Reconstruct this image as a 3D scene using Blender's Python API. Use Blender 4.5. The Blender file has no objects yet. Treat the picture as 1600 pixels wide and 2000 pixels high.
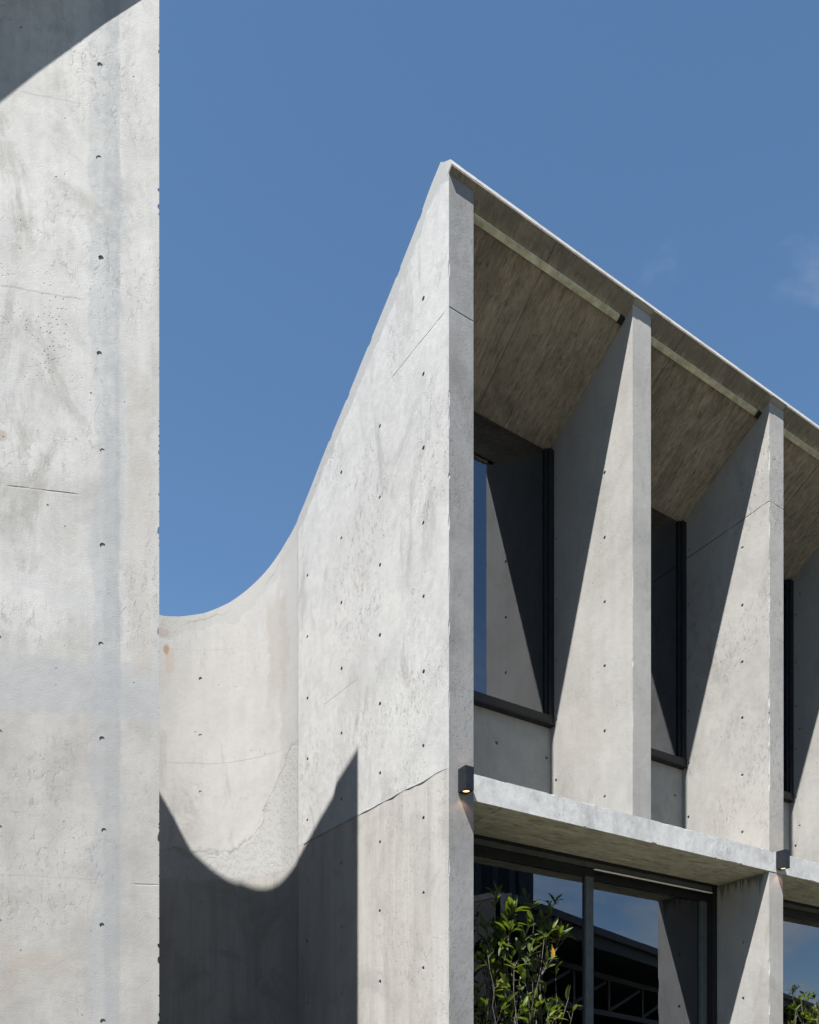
import bpy, bmesh, math, random
from mathutils import Vector, Matrix, noise as mnoise
random.seed(11)
sc = bpy.context.scene
col = sc.collection

# ------------------------------------------------------------------ camera, sky, sun, exposure
EYE = 1.6                      # camera height above the ground
F, CX, HZ = 1620.0, 800.0, 2160.0   # focal length / principal column / horizon row of the 1600 x 2000 photograph
cam_d = bpy.data.cameras.new('camera')
cam = bpy.data.objects.new('camera', cam_d); col.objects.link(cam)
cam.location = (0, 0, EYE); cam.rotation_euler = (math.radians(90), 0, 0)
cam_d.sensor_fit = 'HORIZONTAL'; cam_d.sensor_width = 36.0
cam_d.lens = 36.0 * F / 1600.0
cam_d.shift_x = 0.0; cam_d.shift_y = (HZ - 1000.0) / 1600.0
cam_d.clip_start = 0.05; cam_d.clip_end = 6000
sc.camera = cam

V1 = Vector((2635.0, 1620.0)).normalized()      # along the facade (to the right, receding)
V2 = Vector((-V1.y, V1.x))                      # into the building
SUN = V1 * 1.65 + V2                            # travelling direction of sunlight, horizontal part
SUNL = Vector((SUN.x, SUN.y, -3.2))
to_sun = -SUNL.normalized()

w = bpy.data.worlds.new('World'); sc.world = w; w.use_nodes = True
wt = w.node_tree; wt.nodes.clear()
def wn(t, **k):
    n = wt.nodes.new(t)
    for a, b in k.items(): setattr(n, a, b)
    return n
sky = wn('ShaderNodeTexSky', sky_type='NISHITA', sun_disc=False)
sky.sun_elevation = math.asin(to_sun.z); sky.sun_rotation = math.atan2(to_sun.x, to_sun.y)
sky.altitude = 300; sky.air_density = 1.0; sky.dust_density = 0.0; sky.ozone_density = 3.0
tc = wn('ShaderNodeTexCoord')
sep = wn('ShaderNodeSeparateXYZ'); wt.links.new(tc.outputs['Generated'], sep.inputs[0])
def wm(op, a, b=None, clamp=False):
    n = wn('ShaderNodeMath', operation=op, use_clamp=clamp)
    for i, v in enumerate((a, b)):
        if v is None: continue
        if isinstance(v, (int, float)): n.inputs[i].default_value = v
        else: wt.links.new(v, n.inputs[i])
    return n.outputs[0]
den = wm('ADD', wm('MAXIMUM', sep.outputs[2], 0.0), 0.12)
comb = wn('ShaderNodeCombineXYZ')
wt.links.new(wm('DIVIDE', sep.outputs[0], den), comb.inputs[0])
wt.links.new(wm('DIVIDE', sep.outputs[1], den), comb.inputs[1])
cn = wn('ShaderNodeTexNoise'); cn.inputs['Scale'].default_value = 1.15; cn.inputs['Detail'].default_value = 7
cn.inputs['Roughness'].default_value = 0.58; cn.inputs['Distortion'].default_value = 0.5
mp = wn('ShaderNodeMapping'); mp.inputs['Location'].default_value = (-3.3916, 3.1986, 0); mp.inputs['Scale'].default_value = (1.5, 2.6, 1)
wt.links.new(comb.outputs[0], mp.inputs[0]); wt.links.new(mp.outputs[0], cn.inputs['Vector'])
# a bank of broken cloud lies towards +X (right of the view), thinning overhead
bank = wm('ADD', wm('ADD', wm('MULTIPLY', sep.outputs[0], 0.22), wm('MULTIPLY', sep.outputs[2], -0.14)), -0.07)
cl = wn('ShaderNodeMapRange', interpolation_type='SMOOTHSTEP'); cl.inputs[1].default_value = 0.45; cl.inputs[2].default_value = 0.84
wt.links.new(wm('ADD', cn.outputs['Fac'], bank), cl.inputs[0])
cmix = wn('ShaderNodeMix', data_type='RGBA')
wt.links.new(wm('MULTIPLY', cl.outputs[0], 0.8), cmix.inputs[0])
hsv = wn('ShaderNodeHueSaturation'); hsv.inputs['Hue'].default_value = 0.494; hsv.inputs['Saturation'].default_value = 1.06; hsv.inputs['Value'].default_value = 1.0
wt.links.new(sky.outputs[0], hsv.inputs['Color'])
wt.links.new(hsv.outputs[0], cmix.inputs[6]); cmix.inputs[7].default_value = (4.8, 5.0, 5.4, 1)
bg = wn('ShaderNodeBackground'); bg.inputs['Strength'].default_value = 0.054
wo = wn('ShaderNodeOutputWorld')
wt.links.new(cmix.outputs[2], bg.inputs['Color']); wt.links.new(bg.outputs[0], wo.inputs['Surface'])

sun_d = bpy.data.lights.new('sun', 'SUN'); sun_d.energy = 5.0; sun_d.angle = math.radians(0.55); sun_d.color = (1.0, 0.962, 0.905)
sun = bpy.data.objects.new('sun', sun_d); col.objects.link(sun)
sun.rotation_euler = SUNL.to_track_quat('-Z', 'Y').to_euler(); sun.location = (-6, -10, 20)
vs = sc.view_settings
vs.view_transform = 'Standard'; vs.look = 'None'; vs.exposure = 1.64; vs.gamma = 1.0; vs.use_curve_mapping = False
sc.cycles.max_bounces = 8; sc.cycles.diffuse_bounces = 3; sc.cycles.glossy_bounces = 5
sc.cycles.transparent_max_bounces = 10; sc.cycles.caustics_reflective = False; sc.cycles.caustics_refractive = False

# ------------------------------------------------------------------ measuring helpers (plan geometry in metres, camera at the origin)
def ray(x): return Vector(((x - CX) / F, 1.0))
def on_line(x, P, d):            # photo column x against the vertical plane P + s d -> depth, s
    r = ray(x); det = r.x * -d.y + d.x * r.y
    Y = (P.x * -d.y + d.x * P.y) / det
    s = (r.x * P.y - r.y * P.x) / det
    return Y, s
P0 = ray(877) * 5.2
EV = Vector((-380.0 - CX, F)).normalized()       # direction of the flared end wall
_, ST = on_line(583, P0, EV); TP = P0 + EV * ST  # tangent point where the apse begins
RA = 1.15; CC = TP + Vector((-EV.y, EV.x)) * RA  # apse radius and centre
def on_circle(x):
    r = ray(x); A = r.dot(r); b = -2 * r.dot(CC); c = CC.dot(CC) - RA * RA
    return (-b + math.sqrt(max(0, b * b - 4 * A * c))) / (2 * A)
def depth(x): return on_circle(x) if x < 583 else on_line(x, P0, EV)[0]
def zat(y, Y): return (HZ - y) * Y / F           # height above the eye
q0 = ray(699.5) * depth(699.5)
r0 = ray(311); det = r0.x * SUN.y - SUN.x * r0.y
YC = (q0.x * SUN.y - SUN.x * q0.y) / det
CP = r0 * YC                                     # front corner of the left wing
GV = Vector((math.cos(math.radians(10)), math.sin(math.radians(10))))   # along the left wing's face
GN = Vector((-GV.y, GV.x))
def fac(s, t, z): p = P0 + V1 * s + V2 * t; return Vector((p.x, p.y, z + EYE))   # facade coordinates -> world
def W(p, z): return Vector((p.x, p.y, z + EYE))
GROUND = -EYE

# ------------------------------------------------------------------ material kit
class NT:
    def __init__(s, name):
        s.m = bpy.data.materials.new(name); s.m.use_nodes = True
        s.t = s.m.node_tree; s.t.nodes.clear(); s.cache = {}
    def n(s, t, **k):
        x = s.t.nodes.new(t)
        for a, b in k.items(): setattr(x, a, b)
        return x
    def put(s, v, sock):
        if isinstance(v, bpy.types.NodeSocket): s.t.links.new(v, sock)
        elif isinstance(v, (tuple, list)) and len(v) == 3 and sock.type == 'RGBA': sock.default_value = (*v, 1)
        else: sock.default_value = v
    def math(s, op, a, b=None, c=None, clamp=False):
        x = s.n('ShaderNodeMath', operation=op, use_clamp=clamp)
        for i, v in enumerate((a, b, c)):
            if v is not None: s.put(v, x.inputs[i])
        return x.outputs[0]
    def add(s, *v):
        r = v[0]
        for q in v[1:]: r = s.math('ADD', r, q)
        return r
    def mul(s, *v):
        r = v[0]
        for q in v[1:]: r = s.math('MULTIPLY', r, q)
        return r
    def rng(s, v, a, b, c=0.0, d=1.0, smooth=True):
        x = s.n('ShaderNodeMapRange', interpolation_type='SMOOTHSTEP' if smooth else 'LINEAR')
        for i, q in enumerate((v, a, b, c, d)): s.put(q, x.inputs[i])
        return x.outputs[0]
    def mix(s, f, a, b):
        x = s.n('ShaderNodeMix', data_type='RGBA')
        s.put(f, x.inputs[0]); s.put(a, x.inputs[6]); s.put(b, x.inputs[7]); return x.outputs[2]
    def vec(s, a, b, c):
        x = s.n('ShaderNodeCombineXYZ')
        for i, q in enumerate((a, b, c)): s.put(q, x.inputs[i])
        return x.outputs[0]
    def scl(s, v, k):
        x = s.n('ShaderNodeVectorMath', operation='MULTIPLY'); s.put(v, x.inputs[0]); x.inputs[1].default_value = k; return x.outputs[0]
    def noise(s, v, scale, detail=4, rough=0.55, dist=0.0):
        key = (v.node.name, v.name, scale, detail, rough, dist)
        if key in s.cache: return s.cache[key]
        x = s.n('ShaderNodeTexNoise'); s.put(v, x.inputs['Vector']); x.inputs['Scale'].default_value = scale; s.cache[key] = x.outputs['Fac']
        x.inputs['Detail'].default_value = detail; x.inputs['Roughness'].default_value = rough; x.inputs['Distortion'].default_value = dist
        return x.outputs['Fac']
    def voro(s, v, scale, rand=1.0):
        x = s.n('ShaderNodeTexVoronoi'); s.put(v, x.inputs['Vector']); x.inputs['Scale'].default_value = scale
        x.inputs['Randomness'].default_value = rand; return x.outputs['Distance'], x.outputs['Color']
    def frame(s, O, U):          # coordinates: u along U, t across, z height above eye level
        g = s.n('ShaderNodeNewGeometry')
        def dot(d):
            x = s.n('ShaderNodeVectorMath', operation='DOT_PRODUCT'); s.t.links.new(g.outputs['Position'], x.inputs[0]); x.inputs[1].default_value = d
            return x.outputs['Value']
        u = s.math('SUBTRACT', dot((U.x, U.y, 0)), O.x * U.x + O.y * U.y)
        T = Vector((-U.y, U.x))
        t = s.math('SUBTRACT', dot((T.x, T.y, 0)), O.x * T.x + O.y * T.y)
        z = s.math('SUBTRACT', dot((0, 0, 1)), EYE)
        return u, t, z
    def out(s, colr, rough=0.8, normal=None, metal=0.0, spec=0.5, **k):
        b = s.n('ShaderNodeBsdfPrincipled'); s.put(colr, b.inputs['Base Color']); s.put(rough, b.inputs['Roughness'])
        b.inputs['Metallic'].default_value = metal; b.inputs['Specular IOR Level'].default_value = spec
        for a, v in k.items(): s.put(v, b.inputs[a.replace('_', ' ')])
        if normal is not None: s.t.links.new(normal, b.inputs['Normal'])
        o = s.n('ShaderNodeOutputMaterial'); s.t.links.new(b.outputs[0], o.inputs['Surface']); return b
    def bump(s, hgt, dist=0.004, strength=1.0):
        b = s.n('ShaderNodeBump'); s.put(hgt, b.inputs['Height']); b.inputs['Distance'].default_value = dist; b.inputs['Strength'].default_value = strength
        return b.outputs[0]

class Ctx: pass
def concrete(name, light, dark, O=P0, U=V1, cloud=0.9, streak=0.35, mottle=0.5, pits=0.5, patch=(0.0, None), rough_zone=None,
             grain=None, joints=(), feats=(), warm=0.25, bump=0.0035, seed=0.0, honeycomb=0.0, gain=0.66, stain=1.0):
    """Board-faced in-situ concrete: clouding, run-off streaks, trowelled patches, blow holes, joints and local stains."""
    k = NT(name); u, t, z = k.frame(O, U)
    q = k.vec(k.add(u, seed), t, z)
    c = Ctx(); c.k, c.u, c.t, c.z, c.q = k, u, t, z, q
    n_big = k.noise(q, cloud, 4, 0.6, 0.6)
    n_str = k.noise(k.scl(q, (9.0, 9.0, 0.55)), 1.0, 3, 0.6)
    n_str2 = k.noise(k.scl(q, (38.0, 38.0, 1.6)), 1.0, 2, 0.6)
    n_mot = k.noise(q, 17.0, 4, 0.64, 0.3)
    n_fin = k.noise(q, 120.0, 2, 0.6)
    n_med = k.noise(k.scl(q, (1.0, 1.0, 0.62)), 5.2, 5, 0.68, 0.8)
    c.n_big, c.n_mot = n_big, n_mot
    f = k.add(k.mul(k.math('SUBTRACT', n_big, 0.5), 1.9), k.mul(k.math('SUBTRACT', n_str, 0.5), 2.0 * streak),
              k.mul(k.math('SUBTRACT', n_str2, 0.5), 0.9 * streak), k.mul(k.math('SUBTRACT', n_mot, 0.5), 1.5 * mottle),
              k.mul(k.math('SUBTRACT', n_fin, 0.5), 0.5 * mottle), k.mul(k.math('SUBTRACT', n_med, 0.5), 2.0 * mottle), 0.62)
    f = k.math('MINIMUM', k.math('MAXIMUM', f, 0.0), 1.0)
    colr = k.mix(f, dark, light)
    wv = k.rng(k.noise(q, 0.7, 4, 0.6), 0.45, 0.75)
    colr = k.mix(k.mul(wv, warm), colr, (light[0] * 0.86, light[1] * 0.80, light[2] * 0.71))
    stn = k.rng(k.noise(k.scl(q, (1.0, 1.0, 0.42)), 2.3, 6, 0.7, 1.2), 0.53, 0.68)      # soft damp stains
    colr = k.mix(k.mul(stn, 0.42 * stain), colr, (dark[0] * 0.80, dark[1] * 0.78, dark[2] * 0.76))
    blt = k.rng(n_med, 0.56, 0.72)                                                        # brownish blotches
    colr = k.mix(k.mul(blt, 0.3 * stain), colr, (dark[0] * 0.92, dark[1] * 0.895, dark[2] * 0.86))
    h = k.add(k.mul(n_mot, 0.45), k.mul(n_fin, 0.25))
    if grain:                    # scratches / wood grain running along a direction
        g1 = k.noise(k.scl(q, grain), 1.0, 5, 0.65, 0.4)
        g2 = k.noise(k.scl(q, (grain[0] * 3, grain[1] * 2.2, grain[2] * 3)), 1.0, 3, 0.6)
        gg = k.add(k.mul(g1, 0.65), k.mul(g2, 0.35))
        colr = k.mix(k.rng(gg, 0.36, 0.5), k.mix(0.55, colr, tuple(0.30 * x for x in dark)), colr)
        colr = k.mix(k.rng(gg, 0.52, 0.66, 0, 0.6), colr, tuple(min(1, 1.5 * x) for x in light))
        h = k.add(h, k.mul(gg, 0.9))
    if patch[0] > 0:             # trowelled repair patches with a crisp edge
        pn = k.noise(q, 1.7, 7, 0.62, 1.1)
        pm = k.rng(pn, 0.565, 0.585)
        colr = k.mix(k.mul(pm, patch[0]), colr, patch[1])
    if honeycomb > 0:            # rough, open-textured zones of small torn pits
        hm = k.rng(k.noise(q, 1.35, 4, 0.55, 0.4), 0.46, 0.62)
        hp = k.mul(k.rng(k.noise(k.scl(q, (1.0, 1.0, 0.45)), 34.0, 5, 0.78, 0.6), 0.5, 0.74), hm)
        colr = k.mix(k.mul(hp, honeycomb), colr, tuple(0.62 * x for x in dark))
        h = k.math('SUBTRACT', h, k.mul(hp, 0.8 * honeycomb))
    if pits > 0:                 # blow holes
        d1, c1 = k.voro(q, 24.0)
        sp = k.n('ShaderNodeSeparateColor'); k.t.links.new(c1, sp.inputs[0])
        rad = k.mul(k.math('POWER', k.rng(sp.outputs[0], 0.62, 1.0, 0.0, 1.0, False), 2.2), 0.13, k.rng(n_med, 0.35, 0.6, 0.35, 1.0))
        pm = k.rng(k.math('SUBTRACT', d1, rad), -0.02, 0.012, 1.0, 0.0)
        pm = k.mul(pm, k.rng(rad, 0.008, 0.015))
        colr = k.mix(k.mul(pm, pits), colr, tuple(0.22 * x for x in dark))
        h = k.math('SUBTRACT', h, k.mul(pm, 2.0))
    for j in joints:             # (axis, position, half width, darkness, (from, to) along the other axis or None)
        ax, pos_, hw, dk, span = j
        var, oth = (z, u) if ax == 'z' else (u, z)
        wob = k.mul(k.math('SUBTRACT', k.noise(q, 4.0, 5, 0.62, 0.5), 0.5), 0.035 if dk < 0.5 else 0.012)
        dd = k.math('ABSOLUTE', k.math('SUBTRACT', k.add(var, wob), pos_))
        jm = k.rng(dd, hw * 0.3, hw, 1.0, 0.0)
        jm = k.mul(jm, k.rng(k.noise(q, 6.0, 4, 0.6), 0.36, 0.55, 0.25, 1.0))
        if span: jm = k.mul(jm, k.rng(oth, span[0] - 0.03, span[0] + 0.03), k.rng(oth, span[1] - 0.03, span[1] + 0.03, 1.0, 0.0))
        colr = k.mix(k.mul(jm, dk), colr, tuple(0.25 * x for x in dark))
        if dk > .5: h = k.math('SUBTRACT', h, k.mul(jm, 1.5 * dk))
    for fn in feats:
        colr, h = fn(c, colr, h)
    colr = k.scl(colr, (gain * .66, gain * .66, gain * .66))
    k.out(colr, k.rng(n_mot, 0.3, 0.7, 0.72, 0.92), k.bump(h, bump), spec=0.25)
    return k.m

def blob(c, p, rad, ns=9.0, amp=0.5, edge=0.35):    # ragged spot round a world point, rad = (rx,ry,rz)
    k = c.k; g = k.n('ShaderNodeNewGeometry')
    x = k.n('ShaderNodeVectorMath', operation='SUBTRACT'); k.t.links.new(g.outputs['Position'], x.inputs[0]); x.inputs[1].default_value = p
    y = k.n('ShaderNodeVectorMath', operation='DIVIDE'); k.t.links.new(x.outputs[0], y.inputs[0]); y.inputs[1].default_value = rad
    l = k.n('ShaderNodeVectorMath', operation='LENGTH'); k.t.links.new(y.outputs[0], l.inputs[0])
    d = k.add(l.outputs['Value'], k.mul(k.math('SUBTRACT', k.noise(c.q, ns, 5, 0.6), 0.5), 2 * amp))
    return k.rng(d, 1.0 - edge, 1.0 + edge, 1.0, 0.0)
def spot(p, rad, colr2, amt, **kw):
    def fn(c, colr, h): return c.k.mix(c.k.mul(blob(c, p, rad, **kw), amt), colr, colr2), h
    return fn
def band(u0, u1, z0, z1, colr2, amt, ragged=0.06, ns=4.0, soft=0.012, relief=0.15):
    def fn(c, colr, h):
        k = c.k
        wu = k.mul(k.math('SUBTRACT', k.noise(c.q, ns, 5, 0.62, 0.5), 0.5), 2.4 * ragged)
        uu = k.add(c.u, wu); zz = k.add(c.z, wu)
        m = k.mul(k.rng(uu, u0 - soft, u0 + soft), k.rng(uu, u1 - soft, u1 + soft, 1, 0),
                  k.rng(zz, z0 - 2 * soft, z0 + 2 * soft), k.rng(zz, z1 - 2 * soft, z1 + 2 * soft, 1, 0))
        m2 = k.mul(m, k.rng(k.noise(c.q, 7.0, 5, 0.6), 0.25, 0.6, 0.45, 1.0))
        return k.mix(k.mul(m2, amt), colr, colr2), h
    return fn

# ---- positions on the left wing's face, measured in the photograph
def tw(x, y):
    Y, s = on_line(x, CP, GV); return s, zat(y, Y)
def U_(x): return tw(x, 1000)[0]
GREY = (0.36, 0.385, 0.41)
WHITE = (0.60, 0.605, 0.60); WGREY = (0.40, 0.40, 0.395)
def tower_zone(c, colr, h):      # board-marked, warmer lower lift and pitted lift
    k = c.k
    low = k.rng(k.add(c.z, k.mul(k.math('SUBTRACT', k.noise(c.q, 1.3, 5, 0.6), 0.5), 1.2)), 2.0, 2.45, 1.0, 0.0)
    colr = k.mix(k.mul(low, 0.62), colr, k.mix(k.rng(k.noise(c.q, 3.2, 6, 0.65), 0.35, 0.68), (0.335, 0.315, 0.295), (0.47, 0.455, 0.43)))
    d1, c1 = k.voro(c.q, 60.0)
    zone = k.mul(k.rng(c.z, 3.55, 3.75), k.rng(c.z, 4.1, 4.25, 1, 0), k.rng(k.noise(c.q, 5.0, 4, 0.6), 0.45, 0.6), k.rng(c.u, U_(120), U_(170), 1, 0))
    pm = k.mul(k.rng(d1, 0.12, 0.24, 1, 0), zone)
    colr = k.mix(k.mul(pm, 0.8), colr, (0.13, 0.125, 0.115))
    return colr, k.math('SUBTRACT', h, k.mul(pm, 1.5))
m_tower = concrete('concrete_tower', WHITE, WGREY, CP, GV, cloud=1.3, streak=0.4, mottle=0.9, pits=0.95, gain=0.71, stain=1.75, patch=(0.45, (0.50, 0.51, 0.515)),
    joints=[('z', tw(80, 572)[1], 0.006, 0.35, (U_(-200), U_(160))), ('z', tw(80, 957)[1], 0.005, 0.7, (U_(20), U_(150))),
            ('z', tw(100, 1713)[1], 0.006, 0.25, (U_(-200), U_(200))), ('z', tw(285, 1728)[1], 0.005, 0.75, (U_(262), U_(305))),
            ('u', U_(231), 0.012, 0.22, (-2, 6)), ('u', U_(226), 0.006, 0.16, (0.2, 6)),
            ('z', tw(100, 190)[1], 0.006, 0.25, (U_(40), U_(150)))],
    feats=[tower_zone, band(U_(178), U_(236), -2, 5.75, GREY, 0.5, 0.11, ns=2.6), band(U_(203), U_(234), -2, 5.75, (0.31, 0.33, 0.35), 0.4, 0.03, ns=9.0), band(U_(236), U_(258), 2.6, 5.75, (0.45, 0.46, 0.46), 0.5, 0.07, ns=5.0),
           band(U_(-400), U_(318), tw(100, 1395)[1], tw(100, 1285)[1], (0.39, 0.41, 0.44), 0.6, 0.06, relief=0.3),
           band(U_(252), U_(297), tw(280, 1330)[1], tw(280, 720)[1], (0.43, 0.405, 0.37), 0.5, 0.05, relief=-0.2),
           band(U_(297), U_(325), -2, 4.6, (0.45, 0.46, 0.455), 0.5, 0.035),
           spot(W(CP + GV * U_(85), tw(85, 1880)[1]), (0.11, 0.2, 0.06), (0.36, 0.28, 0.21), 0.28, amp=.9, edge=.7),
           spot(W(CP + GV * U_(20), tw(20, 1885)[1]), (0.05, 0.2, 0.12), (0.34, 0.26, 0.20), 0.25, amp=.9, edge=.7),
           spot(W(CP + GV * U_(2), tw(2, 850)[1]), (0.03, 0.1, 0.03), (0.30, 0.20, 0.15), 0.5)],
    warm=0.12, honeycomb=0.6, bump=0.003)

m_end = concrete('concrete_end_wall', (0.61, 0.615, 0.615), (0.43, 0.435, 0.44), P0, EV, cloud=1.0, streak=0.16, mottle=0.5, pits=0.8,
    joints=[('z', 5.01, 0.0045, 0.95, (0.05, 0.62)), ('z', 2.125, 0.012, 0.55, (-1, 3)), ('z', 3.12, 0.0025, 0.7, (1.1, 1.55))],
    feats=[], warm=0.12, honeycomb=0.8, seed=3.0)
def top_band(amount, wdt, colr2):
    """Greyer last lift under the swooping top edge: the UV map carries metres below the edge."""
    def fn(c, colr, h):
        k = c.k; uv = k.n('ShaderNodeUVMap'); uv.uv_map = 'below_edge'
        sx = k.n('ShaderNodeSeparateXYZ'); k.t.links.new(uv.outputs[0], sx.inputs[0])
        v = k.add(sx.outputs[1], k.mul(k.math('SUBTRACT', k.noise(c.q, 2.6, 7, 0.6, 0.6), 0.5), 0.34))
        m = k.rng(v, wdt - 0.008, wdt + 0.008, 1.0, 0.0)
        l = k.mul(k.rng(k.math('ABSOLUTE', k.math('SUBTRACT', v, wdt * 0.55)), 0.002, 0.012, 1, 0), k.rng(k.noise(c.q, 2.0, 3, 0.6), 0.5, 0.62))
        colr = k.mix(k.mul(m, amount), colr, colr2)
        colr = k.mix(k.mul(l, 0.35), colr, (0.2, 0.2, 0.2))
        return colr, h
    return fn
def low_lift(zj, c1, c2, streaks=True):   # lower lift: vertical board streaks, warmer
    def fn(c, colr, h):
        k = c.k
        m = k.rng(k.add(c.z, k.mul(k.math('SUBTRACT', k.noise(c.q, 2.5, 5, 0.6), 0.5), 0.06)), zj - 0.01, zj + 0.01, 1.0, 0.0)
        s = k.noise(k.scl(c.q, (6.0, 6.0, 0.5)), 1.0, 6, 0.68, 0.3)
        s2 = k.noise(k.scl(c.q, (55.0, 55.0, 1.2)), 1.0, 4, 0.6)
        cc = k.mix(k.rng(k.add(k.mul(s, 0.7), k.mul(s2, 0.3)), 0.30, 0.68), c1, c2)
        cc = k.mix(k.mul(k.rng(k.noise(c.q, 2.1, 6, 0.68, 0.7), 0.48, 0.66), 0.62), cc, tuple(0.78 * x for x in c1))
        return k.mix(k.mul(m, 0.72), colr, cc), h
    return fn
# rebuild with the extra lifts
bpy.data.materials.remove(m_end)
m_end = concrete('concrete_end_wall', (0.61, 0.615, 0.615), (0.43, 0.435, 0.44), P0, EV, cloud=1.0, streak=0.2, mottle=0.75, pits=0.85,
    joints=[('z', 5.01, 0.0045, 0.95, (0.05, 0.62)), ('z', 2.118, 0.009, 0.5, (-1, 3)), ('z', 3.12, 0.0025, 0.7, (1.1, 1.55))],
    feats=[low_lift(2.125, (0.38, 0.355, 0.325), (0.56, 0.545, 0.52)), top_band(0.9, 0.12, (0.40, 0.41, 0.415))], warm=0.1, honeycomb=0.75, seed=3.0, gain=0.755, stain=1.6)
def apse_seam(c, colr, h):
    """Grey, ragged strip beside the formwork joint and the rough lens of concrete at the floor joint."""
    k = c.k
    wu = k.mul(k.math('SUBTRACT', k.noise(c.q, 4.0, 5, 0.62, 0.5), 0.5), 0.22)
    uu = k.add(c.u, wu)
    m = k.mul(k.rng(uu, ST - 0.02, ST + 0.0), k.rng(uu, ST + 0.24, ST + 0.28, 1, 0))
    colr = k.mix(k.mul(m, 0.6), colr, (0.42, 0.425, 0.425))
    m3 = k.mul(k.rng(uu, ST + 0.16, ST + 0.2), k.rng(uu, ST + 0.4, ST + 0.44, 1, 0), k.rng(c.z, 3.3, 3.6), k.rng(c.z, 4.2, 4.35, 1, 0))
    colr = k.mix(k.mul(m3, 0.55), colr, (0.42, 0.395, 0.36))
    zz = k.add(c.z, k.mul(k.math('SUBTRACT', k.noise(c.q, 2.6, 7, 0.65, 0.6), 0.5), 0.42))
    edge = k.add(2.22, k.mul(k.rng(c.u, ST + 0.75, ST + 0.05, 0.0, 0.72), 1.0))
    lens = k.mul(k.rng(zz, k.math('SUBTRACT', edge, 0.012), k.add(edge, 0.012), 1, 0), k.rng(zz, 1.93, 1.98))
    rim = k.rng(k.math('ABSOLUTE', k.math('SUBTRACT', zz, edge)), 0.0, 0.03, 1, 0)
    sc_ = k.mul(lens, k.rng(k.noise(k.scl(c.q, (34, 34, 20)), 1.0, 4, 0.7), 0.45, 0.62))
    colr = k.mix(k.mul(lens, 0.5), colr, (0.47, 0.48, 0.475))
    colr = k.mix(k.mul(sc_, 0.16), colr, (0.27, 0.27, 0.265))
    colr = k.mix(k.mul(rim, 0.38, k.rng(k.noise(c.q, 9, 4, 0.6), 0.42, 0.6)), colr, (0.15, 0.15, 0.145))
    return colr, k.add(h, k.mul(sc_, -0.35), k.mul(rim, -0.4))
pr = ray(325) * on_circle(325)
m_apse = concrete('concrete_curved_wall', (0.595, 0.59, 0.58), (0.45, 0.447, 0.44), P0, EV, cloud=0.9, streak=0.2, mottle=0.55, pits=0.85,
    joints=[('z', zat(1491, on_circle(390)), 0.004, 0.4, None), ('z', zat(1270, on_circle(390)), 0.003, 0.25, None), ('z', zat(1900, on_circle(390)), 0.003, 0.4, None)],
    feats=[low_lift(1.98, (0.31, 0.29, 0.265), (0.50, 0.48, 0.45)), apse_seam, top_band(0.55, 0.17, (0.44, 0.445, 0.44)),
           spot(W(pr, zat(1268, pr.y)), (0.022, 0.3, 0.045), (0.36, 0.19, 0.10), 0.8, ns=22, amp=.8),
           spot(W(ray(331) * on_circle(331), zat(1292, pr.y)), (0.035, 0.3, 0.12), (0.50, 0.40, 0.30), 0.4, ns=16),
           spot(W(ray(319) * on_circle(319), zat(1236, pr.y)), (0.05, 0.3, 0.04), (0.40, 0.33, 0.30), 0.6, ns=16)],
    warm=0.1, seed=7.0, gain=0.715, honeycomb=0.35, stain=1.2)
FIN_L, FIN_D = (0.455, 0.45, 0.435), (0.32, 0.318, 0.31)
CRACK = ('z', 5.02, 0.006, 0.85, None)
m_fin = concrete('concrete_fin', FIN_L, FIN_D, P0, V1, cloud=1.5, streak=0.3, mottle=0.4, pits=0.5, joints=[], warm=0.2, seed=5.0, honeycomb=0.2, gain=0.87)
m_fin_b = concrete('concrete_fin_rough', (0.50, 0.492, 0.475), (0.36, 0.355, 0.345), P0, V1, cloud=1.6, streak=0.12, mottle=0.65, pits=0.6, joints=[CRACK, ('z', 3.9, 0.003, 0.35, None)],
    warm=0.3, seed=9.0, honeycomb=0.7, gain=0.80)
m_strip_face = concrete('concrete_wall_end', (0.43, 0.435, 0.445), (0.29, 0.295, 0.30), P0, V1, cloud=1.6, streak=0.3, mottle=0.6, pits=0.7, joints=[('z', 5.01, 0.008, 0.8, None)], warm=0.05, seed=12.0, honeycomb=0.5)
def drip(c, colr, h):            # dark algae run-off below the slab on the inner cheek of the column
    k = c.k
    s = k.noise(k.scl(c.q, (1.0, 30.0, 1.3)), 1.0, 5, 0.65)
    s = k.add(k.mul(s, .6), k.mul(k.noise(k.scl(c.q, (1.0, 90.0, 2.0)), 1.0, 3, 0.65), .4)); ln = k.add(0.015, k.mul(k.math('POWER', k.rng(s, 0.36, 0.72), 1.6), 0.36))
    m = k.mul(k.rng(k.math('SUBTRACT', 1.95, c.z), k.mul(ln, 0.2), ln, 1, 0), k.rng(c.t, 0.03, 0.08), k.rng(c.z, 1.93, 1.96, 1, 0))
    return k.mix(k.mul(m, 0.75), colr, (0.085, 0.09, 0.07)), h
m_col = concrete('concrete_column', (0.49, 0.485, 0.47), (0.36, 0.355, 0.345), P0, V1, cloud=1.2, streak=0.45, mottle=0.4, pits=0.6, joints=[], warm=0.2, seed=2.0, feats=[drip], gain=0.83)
m_slab = concrete('concrete_slab', (0.60, 0.61, 0.615), (0.37, 0.375, 0.38), P0, V1, cloud=2.6, streak=0.3, mottle=0.9, pits=0.9, warm=0.05, seed=4.0, honeycomb=0.6, gain=1.02)
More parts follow.
